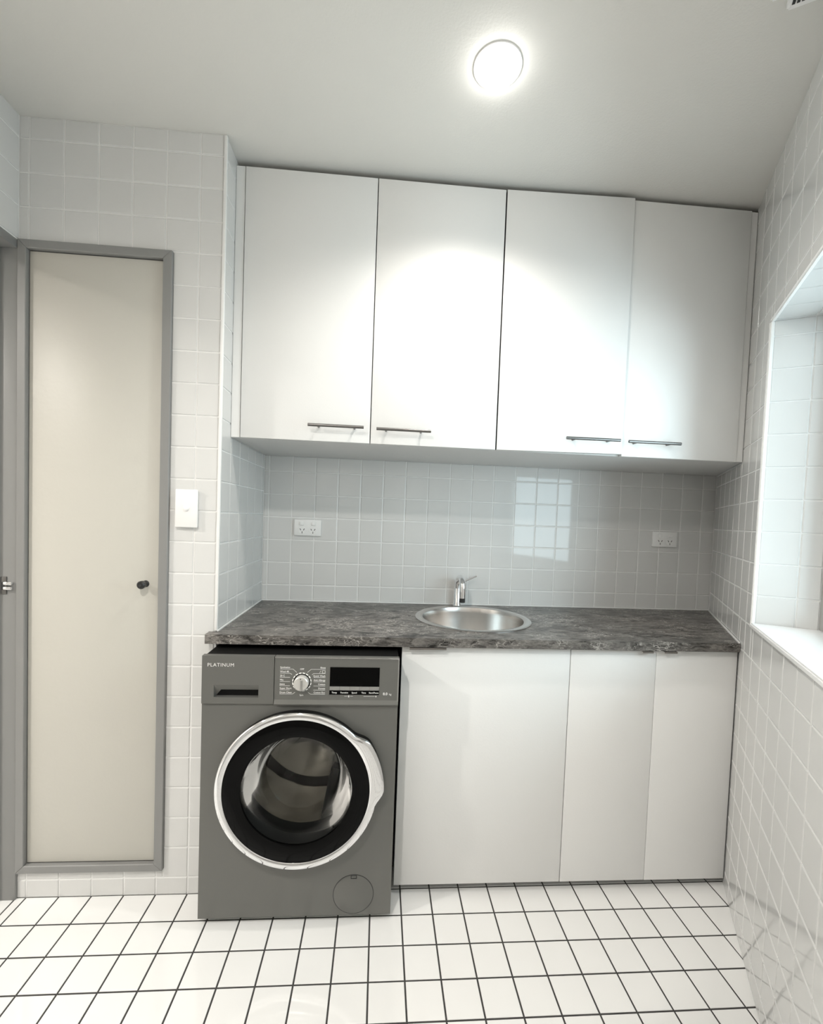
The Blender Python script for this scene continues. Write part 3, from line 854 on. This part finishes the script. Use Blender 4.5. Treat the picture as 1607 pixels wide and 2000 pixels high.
for s, x in (('Temp', -0.2305), ('Function', -0.2005), ('Speed', -0.1705), ('Time', -0.1420), ('Start/Pause', -0.1115)):
    text(bm, s, 0.0066, x, YQ-0.0014, 0.7232, 'CENTER', bold=0.0001)
rule(bm, -0.200, 0.7140, -0.190, 0.7140, 0.0004); rule(bm, -0.1835, 0.7140, -0.174, 0.7140, 0.0004); rule(bm, -0.142, 0.7140, -0.108, 0.7140, 0.0004)
rule(bm, -0.1885, 0.7125, -0.1855, 0.7125, 0.0016); rule(bm, -0.1885, 0.7155, -0.1855, 0.7155, 0.0010); rule(bm, -0.106, 0.7140, -0.103, 0.7140, 0.0020)
text(bm, '8.0', 0.0115, -0.0835, yT, 0.7185, bold=0.0002)
text(bm, 'kg', 0.0085, -0.0650, yT, 0.7185)
obj('key_lettering', bm, 'print_white', cp)
# drain filter cap
FC = (-0.1535, 0, 0.0870)
bm = bmesh.new(); lathe(bm, [(0.0612, YP-0.0006), (0.0628, YP-0.0006), (0.0628, YP+0.0008), (0.0612, YP+0.0008)], FC, 'Y', 64, close=True)
fg = obj('filter_cap_gap', bm, 'slot_dark', wm)
fg.name = 'filter_cap_gap'
bm = bmesh.new(); lathe(bm, [(0, YP-0.0018), (0.0600, YP-0.0018), (0.0612, YP-0.0008), (0.0612, YP+0.0006), (0, YP+0.0006)], FC, 'Y', 64)
fc = obj('filter_cap', bm, 'washer_grey', wm, smooth=True)
bm = bmesh.new(); box(bm, FC[0]-0.0095, FC[0]+0.0095, YP-0.0024, YP-0.0012, FC[2]+0.0505, FC[2]+0.0605); obj('filter_cap_notch', bm, 'slot_dark', fc)
bm = bmesh.new(); box(bm, FC[0]-0.0070, FC[0]+0.0070, YP-0.0030, YP-0.0020, FC[2]+0.0545, FC[2]+0.0590); obj('filter_cap_tab', bm, 'washer_grey', fc)

# ================================================================== LAMPS AND CEILING FITTING
def downlight(label, x, y, R, drop, power, cone):
    o = thing('downlight', label, 'light', (x, y, CEIL), 'ceiling downlights')
    bm = bmesh.new()
    lathe(bm, [(R, CEIL-0.0005), (R+0.012, CEIL-0.0005), (R+0.011, CEIL-0.003), (R+0.002, CEIL-0.005), (R, CEIL-0.004)], (x, y, 0), 'Z', 48, close=True)
    obj('trim_ring', bm, 'plastic_white', o, smooth=True)
    bm = bmesh.new()
    prof = [(R-0.0005, CEIL-0.001)]
    for k in range(0, 7):
        a = k/6*PI/2
        prof.append(((R-0.001)*math.cos(a), CEIL-0.002-drop*math.sin(a)))
    prof[-1] = (0, prof[-1][1])
    lathe(bm, prof, (x, y, 0), 'Z', 48)
    obj('bulb', bm, 'lamp_bulb', o, smooth=True)
    ld = bpy.data.lights.new('lamp_light', 'SPOT')
    ld.energy = power; ld.color = (1.0, 0.955, 0.89)
    ld.spot_size = math.radians(cone); ld.spot_blend = 1.0; ld.shadow_soft_size = 0.03
    lo = bpy.data.objects.new('lamp_light', ld); COL.objects.link(lo)
    lo.location = (x, y, CEIL-drop-0.036)
    attach(lo, o)
downlight('glowing round ceiling downlight above the wall cabinets', 0.150, -0.295, 0.050, 0.045, LAMP_L1, 150)
downlight('round ceiling downlight over the near end of the room', -0.60, -1.52, 0.050, 0.020, LAMP_L2, 170)
downlight('round ceiling light in the hall beyond the left doorway', -2.40, -1.10, 0.09, 0.015, LAMP_HALL, 170)

cvt = thing('ceiling_vent', 'white slotted ceiling fitting at the top right corner near the window wall', 'vent', (0.70, -0.62, CEIL))
def vbox(name, s0, s1, d0, d1, z0, z1, material, parent, bev=0):
    bm = bmesh.new(); rbox(bm, s0, s1, d0, d1, z0, z1, bev); return obj(name, bm, material, parent, smooth=bev > 0)
h_ = vbox('housing', 0.674, 0.83, -0.148, -0.113, CEIL-0.022, CEIL-0.0005, 'plastic_white', cvt, 0.004)
g_ = vbox('grille', 0.640, 0.83, -0.1125, -0.020, CEIL-0.022, CEIL-0.0005, 'plastic_white', cvt, 0.004)
for k in range(3):
    vbox('slot', 0.655, 0.72, -0.106+k*0.0085, -0.1005+k*0.0085, CEIL-0.0235, CEIL-0.0215, 'slot_dark', g_)
print('objects', len(bpy.data.objects))
